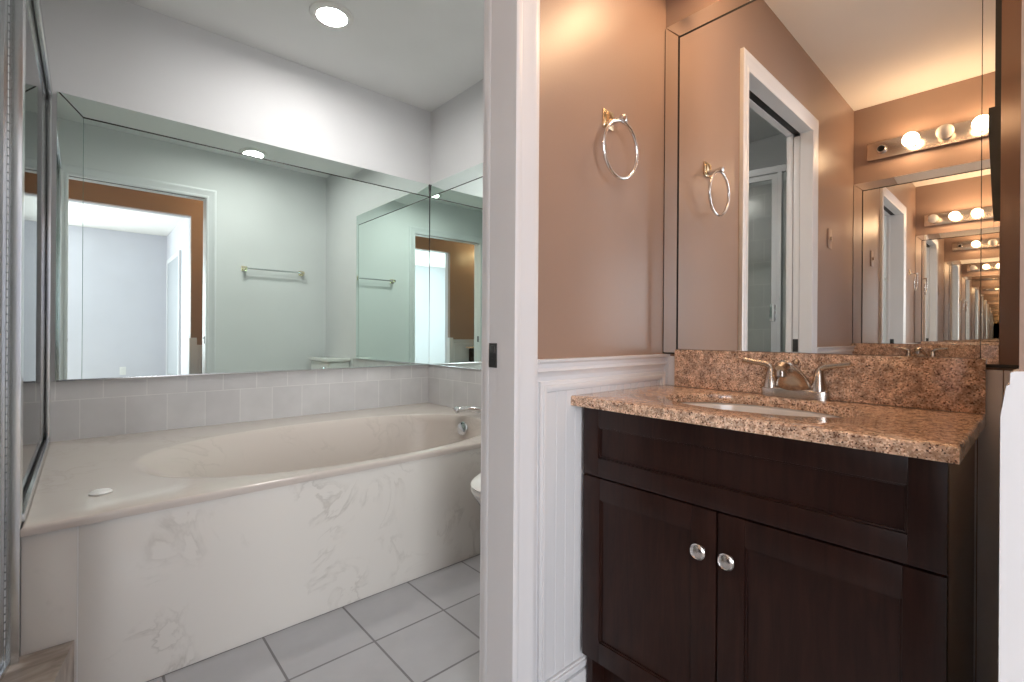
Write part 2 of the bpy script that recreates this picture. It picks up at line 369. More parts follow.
# white end board of the wainscot at the bedroom opening, with its shaped top
EP = [(YF - 0.05, 0), (YF + 0.014, 0), (YF + 0.014, H - 0.090), (YF + 0.010, H - 0.058), (YF + 0.0095, H - 0.055), (YF + 0.0068, H - 0.053), (YF + 0.0065, H - 0.040), (YF + 0.003, H - 0.038), (YF - 0.05, H - 0.038)]
struct('trim_10', MB().prism(EP, 0, OX1 - 0.012, OX1 + 0.05), 'trim', True)
struct('trim_11', MB().prism(EP, 0, OX0 - 0.05, OX0 + 0.012), 'trim', True)

# ------------------------------------------------------------------ holed slab (countertop, tub deck)
def super_pt(a, n_, ax, ay):
    c, s = cos(a), sin(a)
    return (ax * math.copysign(abs(c) ** (2 / n_), c), ay * math.copysign(abs(s) ** (2 / n_), s))
def holed_slab(x0, x1, y0, y1, zt, zb, cx, cy, ax, ay, sup=2.0, n=96, rings=(), round_r=0.006, sides=True):
    """rectangular slab with an oval hole; rings = [(scale, z)] continue inside the hole"""
    t = bmesh.new(); angs = [2 * pi * i / n for i in range(n)]
    cor = [math.atan2((y - cy), (x - cx)) for x in (x0, x1) for y in (y0, y1)]
    for c_ in cor:
        k = min(range(n), key=lambda i: abs(math.atan2(sin(angs[i] - c_), cos(angs[i] - c_)))); angs[k] = c_
    def rect(a, inset):
        dx, dy = cos(a), sin(a); s = 1e9
        if abs(dx) > 1e-9: s = min(s, ((x1 - cx) if dx > 0 else (x0 - cx)) / dx)
        if abs(dy) > 1e-9: s = min(s, ((y1 - cy) if dy > 0 else (y0 - cy)) / dy)
        x, y = cx + dx * s, cy + dy * s
        return (min(max(x, x0 + inset), x1 - inset), min(max(y, y0 + inset), y1 - inset))
    loops = []
    if sides:
        loops.append([(*rect(a, 0), zb) for a in angs])
        for k in range(5):
            q = k / 4 * pi / 2
            loops.append([(*rect(a, round_r * (1 - cos(q))), zt - round_r * (1 - sin(q))) for a in angs])
    else: loops.append([(*rect(a, 0), zt) for a in angs])
    for rg in rings:
        s_, z = rg[:2]; ddx = rg[2] if len(rg) > 2 else 0.0; lp = []
        for a in angs:
            th = math.atan2(sin(a) / ay, cos(a) / ax)
            px, py = super_pt(th, sup, ax * s_, ay * s_); lp.append((cx + px + ddx, cy + py, z))
        loops.append(lp)
    V = [[t.verts.new(p) for p in lp] for lp in loops]
    for a, b_ in zip(V, V[1:]):
        for i in range(n): t.faces.new((a[i], a[(i + 1) % n], b_[(i + 1) % n], b_[i]))
    return t, V

# ------------------------------------------------------------------ vanity (local frame: wall at x=0, room towards -x, centre y=0)
VY = 0.4595
HW = 0.3765                    # half width of the top
CT = H - 0.1605                 # counter surface height
def make_vanity():
    root = thing('vanity_cabinet', 'dark espresso two-door vanity cabinet with two round knobs, seen directly', 'cabinet', (XV, VY, 0), 0, 'vanity cabinets')
    fx = 0.985 - XV            # front face of the doors
    zt = CT - 0.027
    ya, yb = 0.099 - VY, 0.815 - VY
    b = MB().box(fx + 0.0185, -0.008, ya + 0.005, ya + 0.022, 0.0, zt).box(fx + 0.0185, -0.008, yb - 0.020, yb - 0.002, 0.0, zt)
    b.box(fx + 0.0185, -0.008, ya + 0.022, yb - 0.020, 0.09, 0.108).box(-0.020, -0.008, ya + 0.022, yb - 0.020, 0.108, zt)
    b.box(fx + 0.07, fx + 0.085, ya + 0.022, yb - 0.020, 0, 0.09).box(fx + 0.0185, fx + 0.036, ya + 0.022, yb - 0.020, H - 0.38, zt)
    b.build('carcass', 'espresso', root)
    MB().box(fx + 0.020, -0.008, ya + 0.0005, ya + 0.0045, 0.02, zt - 0.002).build('side_panel', 'cab_side', root)['label'] = 'side panel with a brown reflection in its colour'
    def shaker(y0, y1, z0, z1, st, name):
        b = MB(); x0, x1 = fx, fx + 0.018
        b.box(x0, x1, y0, y0 + st, z0, z1, 0.0015).box(x0, x1, y1 - st, y1, z0, z1, 0.0015)
        b.box(x0, x1, y0 + st, y1 - st, z0, z0 + st, 0.0015).box(x0, x1, y0 + st, y1 - st, z1 - st, z1, 0.0015)
        b.box(x0 + 0.008, x1 - 0.001, y0 + st - 0.001, y1 - st + 0.001, z0 + st - 0.001, z1 - st + 0.001)
        for (p0, p1, q0, q1) in ((y0 + st, y0 + st + 0.004, z0 + st, z1 - st), (y1 - st - 0.004, y1 - st, z0 + st, z1 - st)):
            b.box(x0 + 0.004, x1 - 0.002, p0, p1, q0, q1, 0.001)
        for q0 in (z0 + st, z1 - st - 0.004): b.box(x0 + 0.004, x1 - 0.002, y0 + st, y1 - st, q0, q0 + 0.004, 0.001)
        return b.build(name, 'espresso', root)
    zs = H - 0.368
    shaker(ya, yb, zs + 0.002, zt - 0.003, 0.048, 'false_drawer_front')
    mid = 0.456 - VY
    dl = shaker(mid + 0.002, yb, 0.10, zs - 0.002, 0.054, 'door')
    dr = shaker(ya, mid - 0.002, 0.10, zs - 0.002, 0.054, 'door')
    for dd, y in ((dl, 0.489), (dr, 0.429)):
        MB().lathe([(0, 0), (0.008, 0), (0.006, 0.004), (0.006, 0.010), (0.013, 0.014), (0.0165, 0.017), (0.0170, 0.0195), (0.0150, 0.0215), (0.0130, 0.0205), (0.0115, 0.0215), (0.006, 0.0225), (0, 0.0228)], T((fx, y - VY, H - 0.458)) @ AXNX, 32).build('knob', 'knob', dd)
    return root
def make_top():
    root = thing('countertop', 'brown speckled granite vanity top with backsplash and oval sink, seen directly on the dark cabinet', 'countertop', (XV, VY, CT), 0, 'granite vanity tops')
    cx, cy = 1.185 - XV, 0.462 - VY
    t, V = holed_slab(0.948 - XV, -0.0065, 0.083 - VY, HW, 0, -0.025, cx, cy, 0.150, 0.212, rings=[(1.03, 0), (1.01, -0.001), (1.0, -0.004), (1.0, -0.021), (1.01, -0.025)], round_r=0.005)
    n = len(V[0])
    for i in range(n): t.faces.new((V[-1][i], V[-1][(i + 1) % n], V[0][(i + 1) % n], V[0][i]))
    bmesh.ops.recalc_face_normals(t, faces=t.faces[:])
    b = MB(); b.add(t); b.build('slab', 'granite', root)
    MB().box(-0.026, -0.0065, 0.083 - VY, 0.783 - VY, 0.0005, 0.1145, 0.0015).build('backsplash', 'granite', root)
    t = bmesh.new(); rings = [(1.06, -0.0255), (1.03, -0.026), (0.99, -0.030), (0.965, -0.06), (0.90, -0.105), (0.78, -0.135), (0.55, -0.15), (0.25, -0.156), (0.11, -0.158)]
    rows = [[t.verts.new((cx + 0.150 * s_ * cos(2 * pi * i / 64), cy + 0.212 * s_ * sin(2 * pi * i / 64), z)) for i in range(64)] for s_, z in rings]
    back = [[t.verts.new((cx + 0.150 * (s_ + 0.05) * cos(2 * pi * i / 64), cy + 0.212 * (s_ + 0.05) * sin(2 * pi * i / 64), z - 0.008)) for i in range(64)] for s_, z in rings[::-1]]
    al = rows + back
    for a, b_ in zip(al, al[1:]):
        for i in range(64): t.faces.new((a[i], a[(i + 1) % 64], b_[(i + 1) % 64], b_[i]))
    for i in range(64): t.faces.new((al[-1][i], al[-1][(i + 1) % 64], al[0][(i + 1) % 64], al[0][i]))
    bmesh.ops.recalc_face_normals(t, faces=t.faces[:])
    b = MB(); b.add(t); b.build('sink_basin', 'ceramic', root)['label'] = 'white oval undermount basin'
    MB().lathe([(0, 0.002), (0.018, 0.002), (0.022, 0.0), (0.022, -0.006), (0, -0.006)], T((cx, cy, -0.157)), 24).build('drain', 'nickel', root)
    return root
def make_faucet():
    # local origin on the counter, centre of the base; -x towards the user
    root = thing('sink_faucet', 'brushed nickel two-lever sink faucet in front of the backsplash, seen directly', 'faucet', (1.371, 0.434, CT + 0.0005), 0, 'sink faucets')
    b = MB(); t = bmesh.new(); n = 48; rows = []
    for s_, z in ((1, 0), (1.0, 0.019), (0.97, 0.0225), (0.90, 0.024)):
        rows.append([t.verts.new((*super_pt(2 * pi * i / n, 2.8, 0.0185 * s_, 0.080 * (1 - (1 - s_) * .4)), z)) for i in range(n)])
    for a, c_ in zip(rows, rows[1:]):
        for i in range(n): t.faces.new((a[i], a[(i + 1) % n], c_[(i + 1) % n], c_[i]))
    t.faces.new(rows[0][::-1]); t.faces.new(rows[-1]); bmesh.ops.recalc_face_normals(t, faces=t.faces[:])
    b.add(t); b.build('base', 'nickel', root)
    # spout: wedge body sweeping forward to a rounded nose
    t = bmesh.new(); rows = []
    #            x centre, z centre, half width(y), half thickness along path normal
    path = [(0.002, 0.020, 0.047, 0.015), (-0.008, 0.036, 0.041, 0.020), (-0.020, 0.054, 0.033, 0.021), (-0.037, 0.070, 0.025, 0.0185), (-0.056, 0.080, 0.020, 0.0165), (-0.077, 0.085, 0.0175, 0.0145), (-0.094, 0.083, 0.016, 0.013), (-0.103, 0.079, 0.010, 0.008)]
    for i, (x, z, hw_, ht) in enumerate(path):
        x0_, z0_ = path[max(i - 1, 0)][:2]; x1_, z1_ = path[min(i + 1, len(path) - 1)][:2]
        d = Vector((x1_ - x0_, 0, z1_ - z0_)).normalized(); nn = Vector((-d.z, 0, d.x))
        rows.append([t.verts.new(Vector((x, 0, z)) + nn * ht * cos(2 * pi * j / 24) + Vector((0, 1, 0)) * hw_ * sin(2 * pi * j / 24)) for j in range(24)])
    for a, c_ in zip(rows, rows[1:]):
        for j in range(24): t.faces.new((a[j], a[(j + 1) % 24], c_[(j + 1) % 24], c_[j]))
    t.faces.new(rows[0]); t.faces.new(rows[-1][::-1]); bmesh.ops.recalc_face_normals(t, faces=t.faces[:])
    b = MB(); b.add(t)
    b.lathe([(0, 0), (0.0125, 0), (0.0125, 0.016), (0, 0.016)], T((-0.089, 0, 0.060)), 24)
    b.build('spout', 'nickel', root)
    MB().lathe([(0, 0), (0.010, 0), (0.010, 0.003), (0, 0.003)], T((-0.089, 0, 0.0585)), 24).build('aerator', 'dark_metal', root)
    MB().lathe([(0, 0.02), (0.0028, 0.02), (0.0028, 0.084), (0.0075, 0.088), (0.0085, 0.094), (0.005, 0.099), (0, 0.100)], T((0.012, 0, 0)), 20).build('lift_rod', 'nickel', root)
    for s in (-1, 1):
        b = MB().lathe([(0, 0.022), (0.0185, 0.022), (0.0178, 0.032), (0.0145, 0.048), (0.0120, 0.062), (0.0105, 0.072), (0.006, 0.079), (0, 0.080)], T((0, s * 0.056, 0)), 32)
        p = spl([(0, s * 0.055, 0.056), (0.0, s * 0.056, 0.070), (-0.002, s * 0.065, 0.082), (-0.005, s * 0.086, 0.0865), (-0.010, s * 0.114, 0.0915), (-0.012, s * 0.126, 0.094)], 5)
        k = len(p); b.tube(p, [0.011 - 0.0045 * min(1, i / k * 1.5) for i in range(k - 2)] + [0.006, 0.003], 14, flat=0.72)
        b.build('lever_handle', 'nickel', root)
    return root
vanity = make_vanity(); top = make_top(); fau = make_faucet()
v2 = copy_tree(vanity); v2.location = (XO, VY - 0.005, 0); v2.rotation_euler.z = pi
t2 = copy_tree(top); t2.location = (XO, VY, CT); t2.rotation_euler.z = pi
f2 = copy_tree(fau); f2.location = (XO + XV - 1.371, 0.485, CT + 0.0005); f2.rotation_euler.z = pi
v2['label'] = 'dark vanity cabinet on the opposite wall, glimpsed only by reflection'
t2['label'] = 'granite vanity top of the opposite wall, its backsplash seen only in the mirror'
f2['label'] = 'small faucet with two levers seen only in the vanity mirror, on the opposite top'

# ------------------------------------------------------------------ mirrors with bevelled border strips
SW = 0.0525; TH = 0.006; BEV = 0.0028
def wedge_x(x, sgn, y0, y1, z0, z1, d00, d10, d01, d11):
    """thin mirror piece on a wall at x facing sgn; dYZ: how far each corner's face stands off (y0z0, y1z0, y0z1, y1z1)"""
    t = bmesh.new()
    cs = [(y0, z0, d00), (y1, z0, d10), (y1, z1, d11), (y0, z1, d01)]
    A = [t.verts.new((x, y, z)) for y, z, d in cs]; B = [t.verts.new((x + sgn * d, y, z)) for y, z, d in cs]
    t.faces.new(A); t.faces.new(B)
    for i in range(4): t.faces.new((A[i], A[(i + 1) % 4], B[(i + 1) % 4], B[i]))
    bmesh.ops.recalc_face_normals(t, faces=t.faces[:]); return t
def vanity_mirror(x, sgn, label, tilt=0.0):
    root = thing('vanity_mirror', label, 'mirror', (x + sgn * 0.0022, VY, H - 0.045), tilt, 'vanity mirrors')
    zb, zt = H - 0.0445, H + 1.002
    y0, y1 = 0.036, 0.833
    def piece(name, m_, quad):
        t = bmesh.new(); A = [t.verts.new((x, y, z)) for y, z, d in quad]; B = [t.verts.new((x + sgn * d, y, z)) for y, z, d in quad]
        t.faces.new(A); t.faces.new(B); n = len(quad)
        for i in range(n): t.faces.new((A[i], A[(i + 1) % n], B[(i + 1) % n], B[i]))
        bmesh.ops.recalc_face_normals(t, faces=t.faces[:]); b = MB(); b.add(t)
        o = b.build(name, m_, root, False, origin=None); o.location = (-x, -VY, -(H - 0.045)); return o
    g = 0.0062; gr = 0.0014; a0, a1, at = y0 + 0.057, y1 - SW, zt - 0.056
    e0, e1 = y0 + 0.028, y0 + 0.037            # dark worn gap in the right strip
    piece('mirror_panel', 'mirror', [(a0, zb, TH), (a1, zb, TH), (a1, at, TH), (a0, at, TH)])
    lo = TH - BEV
    piece('border_strip', 'mirror', [(a1 + g, zb - 0.012, TH), (y1, zb - 0.012, lo), (y1, zt, lo), (a1 + g, at + g, TH)])
    piece('border_strip', 'mirror', [(e0 + 0.001, zb - 0.012, TH), (a0 - gr, zb - 0.012, TH), (a0 - gr, at + g, TH), (e1, at + g + 0.02, TH), (e1, H + 0.24, TH), (e0 + 0.001, H + 0.24, TH)])
    piece('border_strip', 'worn_mirror', [(y0, zb - 0.012, lo), (e0, zb - 0.012, TH), (e0, at + g + 0.03, TH), (y0, zt, lo)])
    piece('border_strip', 'mirror', [(a0, at + g, TH), (a1, at + g, TH), (y1 - 0.002, zt, lo), (y0 + 0.002, zt, lo)])
    q = 0.0063
    piece('edge_seam', 'seam', [(a1, zb, q), (a1 + g, zb, q), (a1 + g, at + g, q), (a1, at, q)])
    piece('edge_seam', 'seam', [(a0 - gr, zb, q), (a0, zb, q), (a0, at, q), (a0 - gr, at + g, q)])
    piece('edge_seam', 'seam', [(e0, H + 0.24, q), (e1, H + 0.24, q), (e1, at + 0.02, q), (e0, at + 0.03, q)])
    piece('edge_seam', 'seam', [(a0 - gr, at, q), (a1 + g, at, q), (a1 + g, at + g, q), (a0 - gr, at + g, q)])
    piece('desilvered_edge', 'seam', [(y1, zb - 0.012, 0.003), (y1 + 0.0022, zb - 0.012, 0.003), (y1 + 0.0022, zt - 0.01, 0.003), (y1, zt, 0.003)])
    piece('desilvered_edge', 'seam', [(a1 + g, zb - 0.016, 0.007), (y1, zb - 0.016, 0.007), (y1, zb - 0.012, 0.007), (a1 + g, zb - 0.012, 0.007)])
    piece('desilvered_edge', 'seam', [(y0, zb - 0.019, 0.007), (a0 - 0.010, zb - 0.019, 0.007), (a0 - 0.010, zb - 0.012, 0.007), (y0, zb - 0.012, 0.007)])
    z1 = H + 0.45
    piece('worn_patch', 'seam', [(e1, H + 0.22, 0.0064), (e1 + 0.004, H + 0.30, 0.0064), (e1 + 0.010, z1, 0.0064), (e1 + 0.009, z1 + 0.03, 0.0064), (e1, z1 + 0.03, 0.0064)])
    return root
vanity_mirror(XV, -1, 'large wall mirror with narrow mirror borders directly above the granite backsplash', R(0.22))
vanity_mirror(XO, 1, 'mirror on the opposite wall, its repeating frames seen inside the large mirror')

# ------------------------------------------------------------------ light bars
bulb_prof = [(0, 0.0), (0.013, 0.0), (0.013, 0.012)] + [(0.041 * sin(a), 0.052 - 0.041 * cos(a)) for a in [R(22 + i * 158 / 16) for i in range(17)]]
bulb_prof[-1] = (0, bulb_prof[-1][1])
def light_bar(x, rz, label, states):
    root = thing('vanity_light_bar', label, 'light fixture', (x, 0.453 if rz else 0.4645, H + (1.185 if rz else 1.135)), rz, 'vanity light bars')
    MB().box(-0.028, 0, -0.305, 0.305, -0.055, 0.055, 0.003).build('back_plate', 'steel', root)
    for y, st in zip((0.2285, 0.0765, -0.0765, -0.2285), states):
        yy = y * (1 if rz == 0 else -1)
        s = MB().lathe([(0, 0), (0.029, 0), (0.029, 0.004), (0.025, 0.020), (0.0225, 0.026), (0.0185, 0.026), (0.0175, 0.010), (0, 0.010)], T((-0.028, yy, 0)) @ AXNX, 28).build('socket', 'chrome', root)
        if st == 'empty':
            MB().lathe([(0, 0.0102), (0.0172, 0.0102), (0.0180, 0.0255), (0.0160, 0.0255), (0.014, 0.014), (0, 0.014)], T((-0.028, yy, 0)) @ AXNX, 24).build('socket_liner', 'black', s)
        else:
            b_ = MB().lathe(bulb_prof, T((-0.046, yy, 0)) @ AXNX, 32).build('bulb', 'lit_bulb' if st == 'lit' else 'dead_bulb', root)
            b_['label'] = 'glowing round globe bulb' if st == 'lit' else 'unlit frosted globe bulb'
    return root
light_bar(XO, pi, 'light bar with an empty first socket, nearest of the bars reflected in the mirror', ('empty', 'lit', 'dead', 'lit'))
light_bar(XV, 0, 'light bar over the near mirror, second row in the reflections, its first globe unlit', ('dead', 'lit', 'lit', 'lit'))

# ------------------------------------------------------------------ towel ring, switch
r = thing('towel_ring', 'polished metal towel ring with brass mount on the brown wall beside the doorway', 'towel ring', (1.105, YD, H + 0.61))
MB().box(-0.024, 0.024, -0.006, 0, -0.026, 0.026, 0.002).box(-0.016, 0.016, -0.012, -0.005, -0.018, 0.018, 0.002).build('mount_plate', 'brass', r)
MB().lathe([(0, 0), (0.010, 0), (0.007, 0.012), (0.007, 0.034), (0.010, 0.040), (0.009, 0.052), (0, 0.056)], T((0, -0.010, -0.012)) @ AXNY, 24).tube([(-0.014, -0.055, -0.016), (0.014, -0.055, -0.016)], 0.006, 12).build('post', 'chrome', r)
MB().tube([(0.077 * sin(a), -0.052 + 0.02 * (1 - cos(a)) * 0.2, -0.097 + 0.077 * cos(a)) for a in [2 * pi * i / 56 for i in range(56)]], 0.0048, 12, True).build('ring', 'chrome', r)
sw = thing('light_switch', 'small brown-toned switch plate on the brown wall left of the doorway, seen in the mirror', 'light switch', (-0.438, YD, H + 0.57))
MB().box(-0.035, 0.035, -0.006, 0, -0.057, 0.057, 0.003).build('switch_plate', mat('tan_plastic', (0.36, 0.25, 0.19), 0.3), sw)
MB().box(-0.005, 0.005, -0.016, -0.005, -0.012, 0.010, 0.002).build('toggle', mat('tan_toggle', (0.55, 0.42, 0.33), 0.3), sw)
ou = thing('wall_outlet', 'white outlet plate low on the pale bedroom wall, reflected in the tub mirror', 'outlet', (0.47, -3.4, H - 0.53))
MB().box(-0.036, 0.036, 0, 0.006, -0.058, 0.058, 0.002).build('plate', 'plastic', ou)
MB().box(-0.016, 0.016, 0.005, 0.009, 0.008, 0.036, 0.003).box(-0.016, 0.016, 0.005, 0.009, -0.036, -0.008, 0.003).build('receptacle', 'ceramic', ou)

# ------------------------------------------------------------------ bathtub
TZ = H - 0.463; TY = 1.612
tub = thing('bathtub', 'built-in oval bathtub with beige deck and veined marble apron', 'bathtub', (0.86, TY, 0))
def at0(o, root): o.location = -root.location; return o
rings = [(1.03, TZ), (1.012, TZ - 0.0005), (0.995, TZ - 0.003), (0.975, TZ - 0.014, 0.006), (0.945, TZ - 0.040, 0.022), (0.905, TZ - 0.080, 0.042), (0.86, TZ - 0.13, 0.062), (0.80, TZ - 0.20, 0.085), (0.74, TZ - 0.27, 0.10), (0.66, TZ - 0.335, 0.11), (0.54, TZ - 0.372, 0.115), (0.35, TZ - 0.385, 0.115), (0.1, TZ - 0.388, 0.115), (0.01, TZ - 0.389, 0.115)]
t, V = holed_slab(-0.112, XR - 0.001, TY - 0.012, YB - 0.001, TZ, TZ - 0.022, 0.875, 2.078, 0.742, 0.432, 2.25, 128, rings, 0.010)
t.faces.new(V[-1]); bmesh.ops.recalc_face_normals(t, faces=t.faces[:])
b = MB(); b.add(t); at0(b.build('tub_deck', 'tub', tub), tub)
at0(MB().box(-0.009, XR - 0.002, TY, TY + 0.02, 0.0, TZ - 0.0225, 0.001).build('apron', 'marble', tub), tub)
at0(MB().box(-0.110, -0.012, TY, TY + 0.02, 0.0, TZ - 0.0225, 0.001).build('apron_end_panel', 'marble', tub), tub)
at0(MB().box(-0.012, -0.009, TY - 0.0012, TY + 0.004, 0.0, TZ - 0.023).build('joint', 'plastic', tub), tub)
at0(MB().lathe([(0, 0), (0.026, 0), (0.027, 0.003), (0.022, 0.007), (0.010, 0.0095), (0, 0.010)], T((0.036, 1.80, TZ)), 32).build('deck_cap', 'plastic', tub), tub)['label'] = 'round white cap on the deck'
# overflow plate on the inner right end
ov = MB().lathe([(0, 0), (0.038, 0), (0.0385, 0.004), (0.033, 0.010), (0.016, 0.013), (0, 0.0135)], T((1.572, 2.165, H - 0.530)) @ Matrix.Rotation(R(10), 4, 'Z') @ Matrix.Rotation(R(-75), 4, 'Y'), 32).build('overflow_plate', 'chrome', tub)
at0(ov, tub)
sp_ = thing('tub_spout', 'chrome tub spout curving over the right end of the oval tub', 'faucet', (1.665, 2.085, TZ + 0.003))
MB().lathe([(0, 0), (0.024, 0), (0.022, 0.008), (0.015, 0.014), (0, 0.014)], None, 24).tube(spl([(0, 0, 0.008), (0, 0, 0.022), (-0.015, 0.014, 0.034), (-0.055, 0.052, 0.040), (-0.10, 0.095, 0.036), (-0.112, 0.106, 0.034)], 6), 0.014, 16).build('spout_body', 'chrome', sp_)
MB().lathe([(0, -0.016), (0.014, -0.014), (0.019, -0.004), (0.019, 0.004), (0.014, 0.014), (0, 0.016)], T((-0.114, 0.108, 0.033)) @ Matrix.Rotation(R(60), 4, 'Y'), 24).build('outlet_end', 'chrome', sp_)

# tile band behind the tub
MZ = H - 0.206
struct('trim_12', MB().box(XS, XR, YB - 0.008, YB, TZ, MZ - 0.006), 'wall_tile_x')
struct('trim_13', MB().box(XR - 0.008, XR, YD2 + 0.62, YB - 0.008, TZ, MZ - 0.006), 'wall_tile_y')
struct('trim_14', MB().box(-0.09, XR - 0.001, YB - 0.023, YB, MZ - 0.006, MZ + 0.001, 0.001).box(XR - 0.014, XR, 1.62, YB - 0.014, MZ - 0.006, MZ + 0.001, 0.001), 'alum', True)
# shower tile walls
struct('trim_15', MB().box(XS, XS + 0.008, YD2, YB, 0, ZC - 0.35), 'wall_tile_y')
struct('trim_16', MB().box(XS + 0.008, -0.16, YB - 0.008, YB, 0, ZC - 0.35), 'wall_tile_x')

# ------------------------------------------------------------------ tub mirrors
def quadpiece(root, name, m_, quad):
    """quad: list of (back point, front point)"""
    t = bmesh.new(); A = [t.verts.new(p) for p, q in quad]; B = [t.verts.new(q) for p, q in quad]
    t.faces.new(A); t.faces.new(B); n = len(quad)
    for i in range(n): t.faces.new((A[i], A[(i + 1) % n], B[(i + 1) % n], B[i]))
    bmesh.ops.recalc_face_normals(t, faces=t.faces[:]); b = MB(); b.add(t)
    return at0(b.build(name, m_, root, False), root)
S2 = 0.088; ZT2 = H + 1.000; bx0 = -0.092; g = 0.006
def PB(x, z, d): return ((x, YB, z), (x, YB - d, z))
tm = thing('tub_mirror', 'wide mirror on the long wall behind the bathtub', 'mirror', (0.8, YB, MZ))
xe = XR - 0.007; tm.rotation_euler = (R(-0.2), 0, R(0.28)); 
quadpiece(tm, 'mirror_panel', 'bath_mirror', [PB(bx0 + S2 - g + 0.0016, MZ + 0.001, 0.006), PB(xe, MZ + 0.001, 0.006), PB(xe, ZT2 - S2, 0.006), PB(bx0 + S2 - g + 0.0016, ZT2 - S2, 0.006)])
quadpiece(tm, 'border_strip', 'bath_mirror', [PB(bx0, MZ + 0.001, 0.0056), PB(bx0 + S2 - g, MZ + 0.001, 0.006), PB(bx0 + S2 - g, ZT2 - S2 + g, 0.006), PB(bx0, ZT2, 0.0056)])
quadpiece(tm, 'border_strip', 'bath_mirror', [PB(bx0 + S2 - g, ZT2 - S2 + g, 0.006), PB(xe, ZT2 - S2 + g, 0.006), PB(xe, ZT2, 0.0012), PB(bx0 + 0.001, ZT2, 0.0012)])
quadpiece(tm, 'edge_seam', 'seam', [PB(bx0 + S2 - g, ZT2 - S2, 0.0063), PB(xe, ZT2 - S2, 0.0063), PB(xe, ZT2 - S2 + g, 0.0063), PB(bx0 + S2 - g, ZT2 - S2 + g, 0.0063)])
quadpiece(tm, 'edge_seam', 'green_edge', [PB(bx0 + S2 - g, MZ + 0.001, 0.0063), PB(bx0 + S2 - g + 0.0016, MZ + 0.001, 0.0063), PB(bx0 + S2 - g + 0.0016, ZT2 - S2, 0.0063), PB(bx0 + S2 - g, ZT2 - S2, 0.0063)])
quadpiece(tm, 'corner_seam', 'seam', [PB(bx0 + 0.010, ZT2 - 0.002, 0.0062), PB(bx0 + 0.004, ZT2 - 0.002, 0.0062), PB(bx0 + S2 - g, ZT2 - S2, 0.0066), PB(bx0 + S2, ZT2 - S2, 0.0066)])
tm.location.y -= 0.009
def PR(y, z, d): return ((XR, y, z), (XR - d, y, z))
ye = YB - 0.007; ry0 = 1.62
rm = thing('side_mirror', 'narrow mirror on the short wall at the right end of the tub', 'mirror', (XR, 2.2, MZ))
quadpiece(rm, 'mirror_panel', 'bath_mirror', [PR(ry0 + 0.05, MZ + 0.001, 0.006), PR(ye, MZ + 0.001, 0.006), PR(ye, ZT2 - S2, 0.006), PR(ry0 + 0.05, ZT2 - S2, 0.006)])
quadpiece(rm, 'border_strip', 'bath_mirror', [PR(ry0, MZ + 0.001, 0.003), PR(ry0 + 0.05 - g, MZ + 0.001, 0.006), PR(ry0 + 0.05 - g, ZT2 - S2 + g, 0.006), PR(ry0, ZT2, 0.003)])
quadpiece(rm, 'border_strip', 'bath_mirror', [PR(ry0 + 0.05 - g, ZT2 - S2 + g, 0.006), PR(ye, ZT2 - S2 + g, 0.006), PR(ye, ZT2, 0.0012), PR(ry0 + 0.001, ZT2, 0.0012)])
quadpiece(rm, 'edge_seam', 'seam', [PR(ry0 + 0.05 - g, ZT2 - S2, 0.0063), PR(ye, ZT2 - S2, 0.0063), PR(ye, ZT2 - S2 + g, 0.0063), PR(ry0 + 0.05 - g, ZT2 - S2 + g, 0.0063)])
quadpiece(rm, 'edge_seam', 'green_edge', [PR(ry0 + 0.05 - g, MZ + 0.001, 0.0063), PR(ry0 + 0.05, MZ + 0.001, 0.0063), PR(ry0 + 0.05, ZT2 - S2, 0.0063), PR(ry0 + 0.05 - g, ZT2 - S2, 0.0063)])
quadpiece(rm, 'corner_seam', 'seam', [((XR - 0.001, YB - 0.001, MZ), (XR - 0.011, YB - 0.006, MZ)), ((XR - 0.001, YB - 0.004, MZ), (XR - 0.006, YB - 0.011, MZ)), ((XR - 0.001, YB - 0.004, ZT2), (XR - 0.006, YB - 0.011, ZT2)), ((XR - 0.001, YB - 0.001, ZT2), (XR - 0.011, YB - 0.006, ZT2))])

# ------------------------------------------------------------------ shower
curb = MB().prism([(-0.016, TY - 0.001), (-0.141, 0.95), (-0.257, 0.95), (-0.15, TY - 0.001)], 2, 0, H - 0.770).build('shower_curb', 'curb')
tag(curb, 'low stained marble shower curb running from the tub apron towards the doorway', 'shower curb')
en = thing('shower_enclosure', 'metal-framed glass shower enclosure at the left end of the tub', 'shower enclosure', (-0.12, TY, H - 0.77))
ST = H + 1.0
def add(b, name, m_, smooth=True): return at0(b.build(name, m_, en, smooth), en)
# fixed panel over the tub deck, x = -0.125
xa, xb = -0.140, -0.106
add(MB().box(xa, xb, TY + 0.02, YB - 0.012, TZ + 0.0035, TZ + 0.009).box(xa, xa + 0.010, TY + 0.02, YB - 0.012, TZ + 0.008, TZ + 0.030, 0.001).box(xb - 0.010, xb, TY + 0.02, YB - 0.012, TZ + 0.008, TZ + 0.024, 0.001), 'bottom_rail', 'alum')
add(MB().box(xa + 0.0105, xb - 0.0105, TY + 0.02, YB - 0.012, TZ + 0.008, TZ + 0.016), 'rail_gasket', 'dark_metal')
add(MB().box(xa, xa + 0.012, TY, YB - 0.012, ST - 0.035, ST, 0.001).box(xb - 0.012, xb, TY, YB - 0.012, ST - 0.035, ST, 0.001).box(xa, xb, TY, YB - 0.012, ST - 0.006, ST, 0.001), 'top_rail', 'alum')
add(MB().box(xa + 0.0125, xb - 0.0125, TY, YB - 0.012, ST - 0.036, ST - 0.007), 'rail_gasket', 'dark_metal')
add(MB().box(xa, -0.126, YB - 0.040, YB - 0.010, TZ, ST - 0.036, 0.002).box(-0.120, xb, YB - 0.040, YB - 0.010, TZ, ST - 0.036, 0.002), 'wall_channel', 'alum')
add(MB().box(-0.1262, -0.1198, YB - 0.036, YB - 0.009, TZ, ST - 0.036), 'channel_gasket', 'dark_metal')
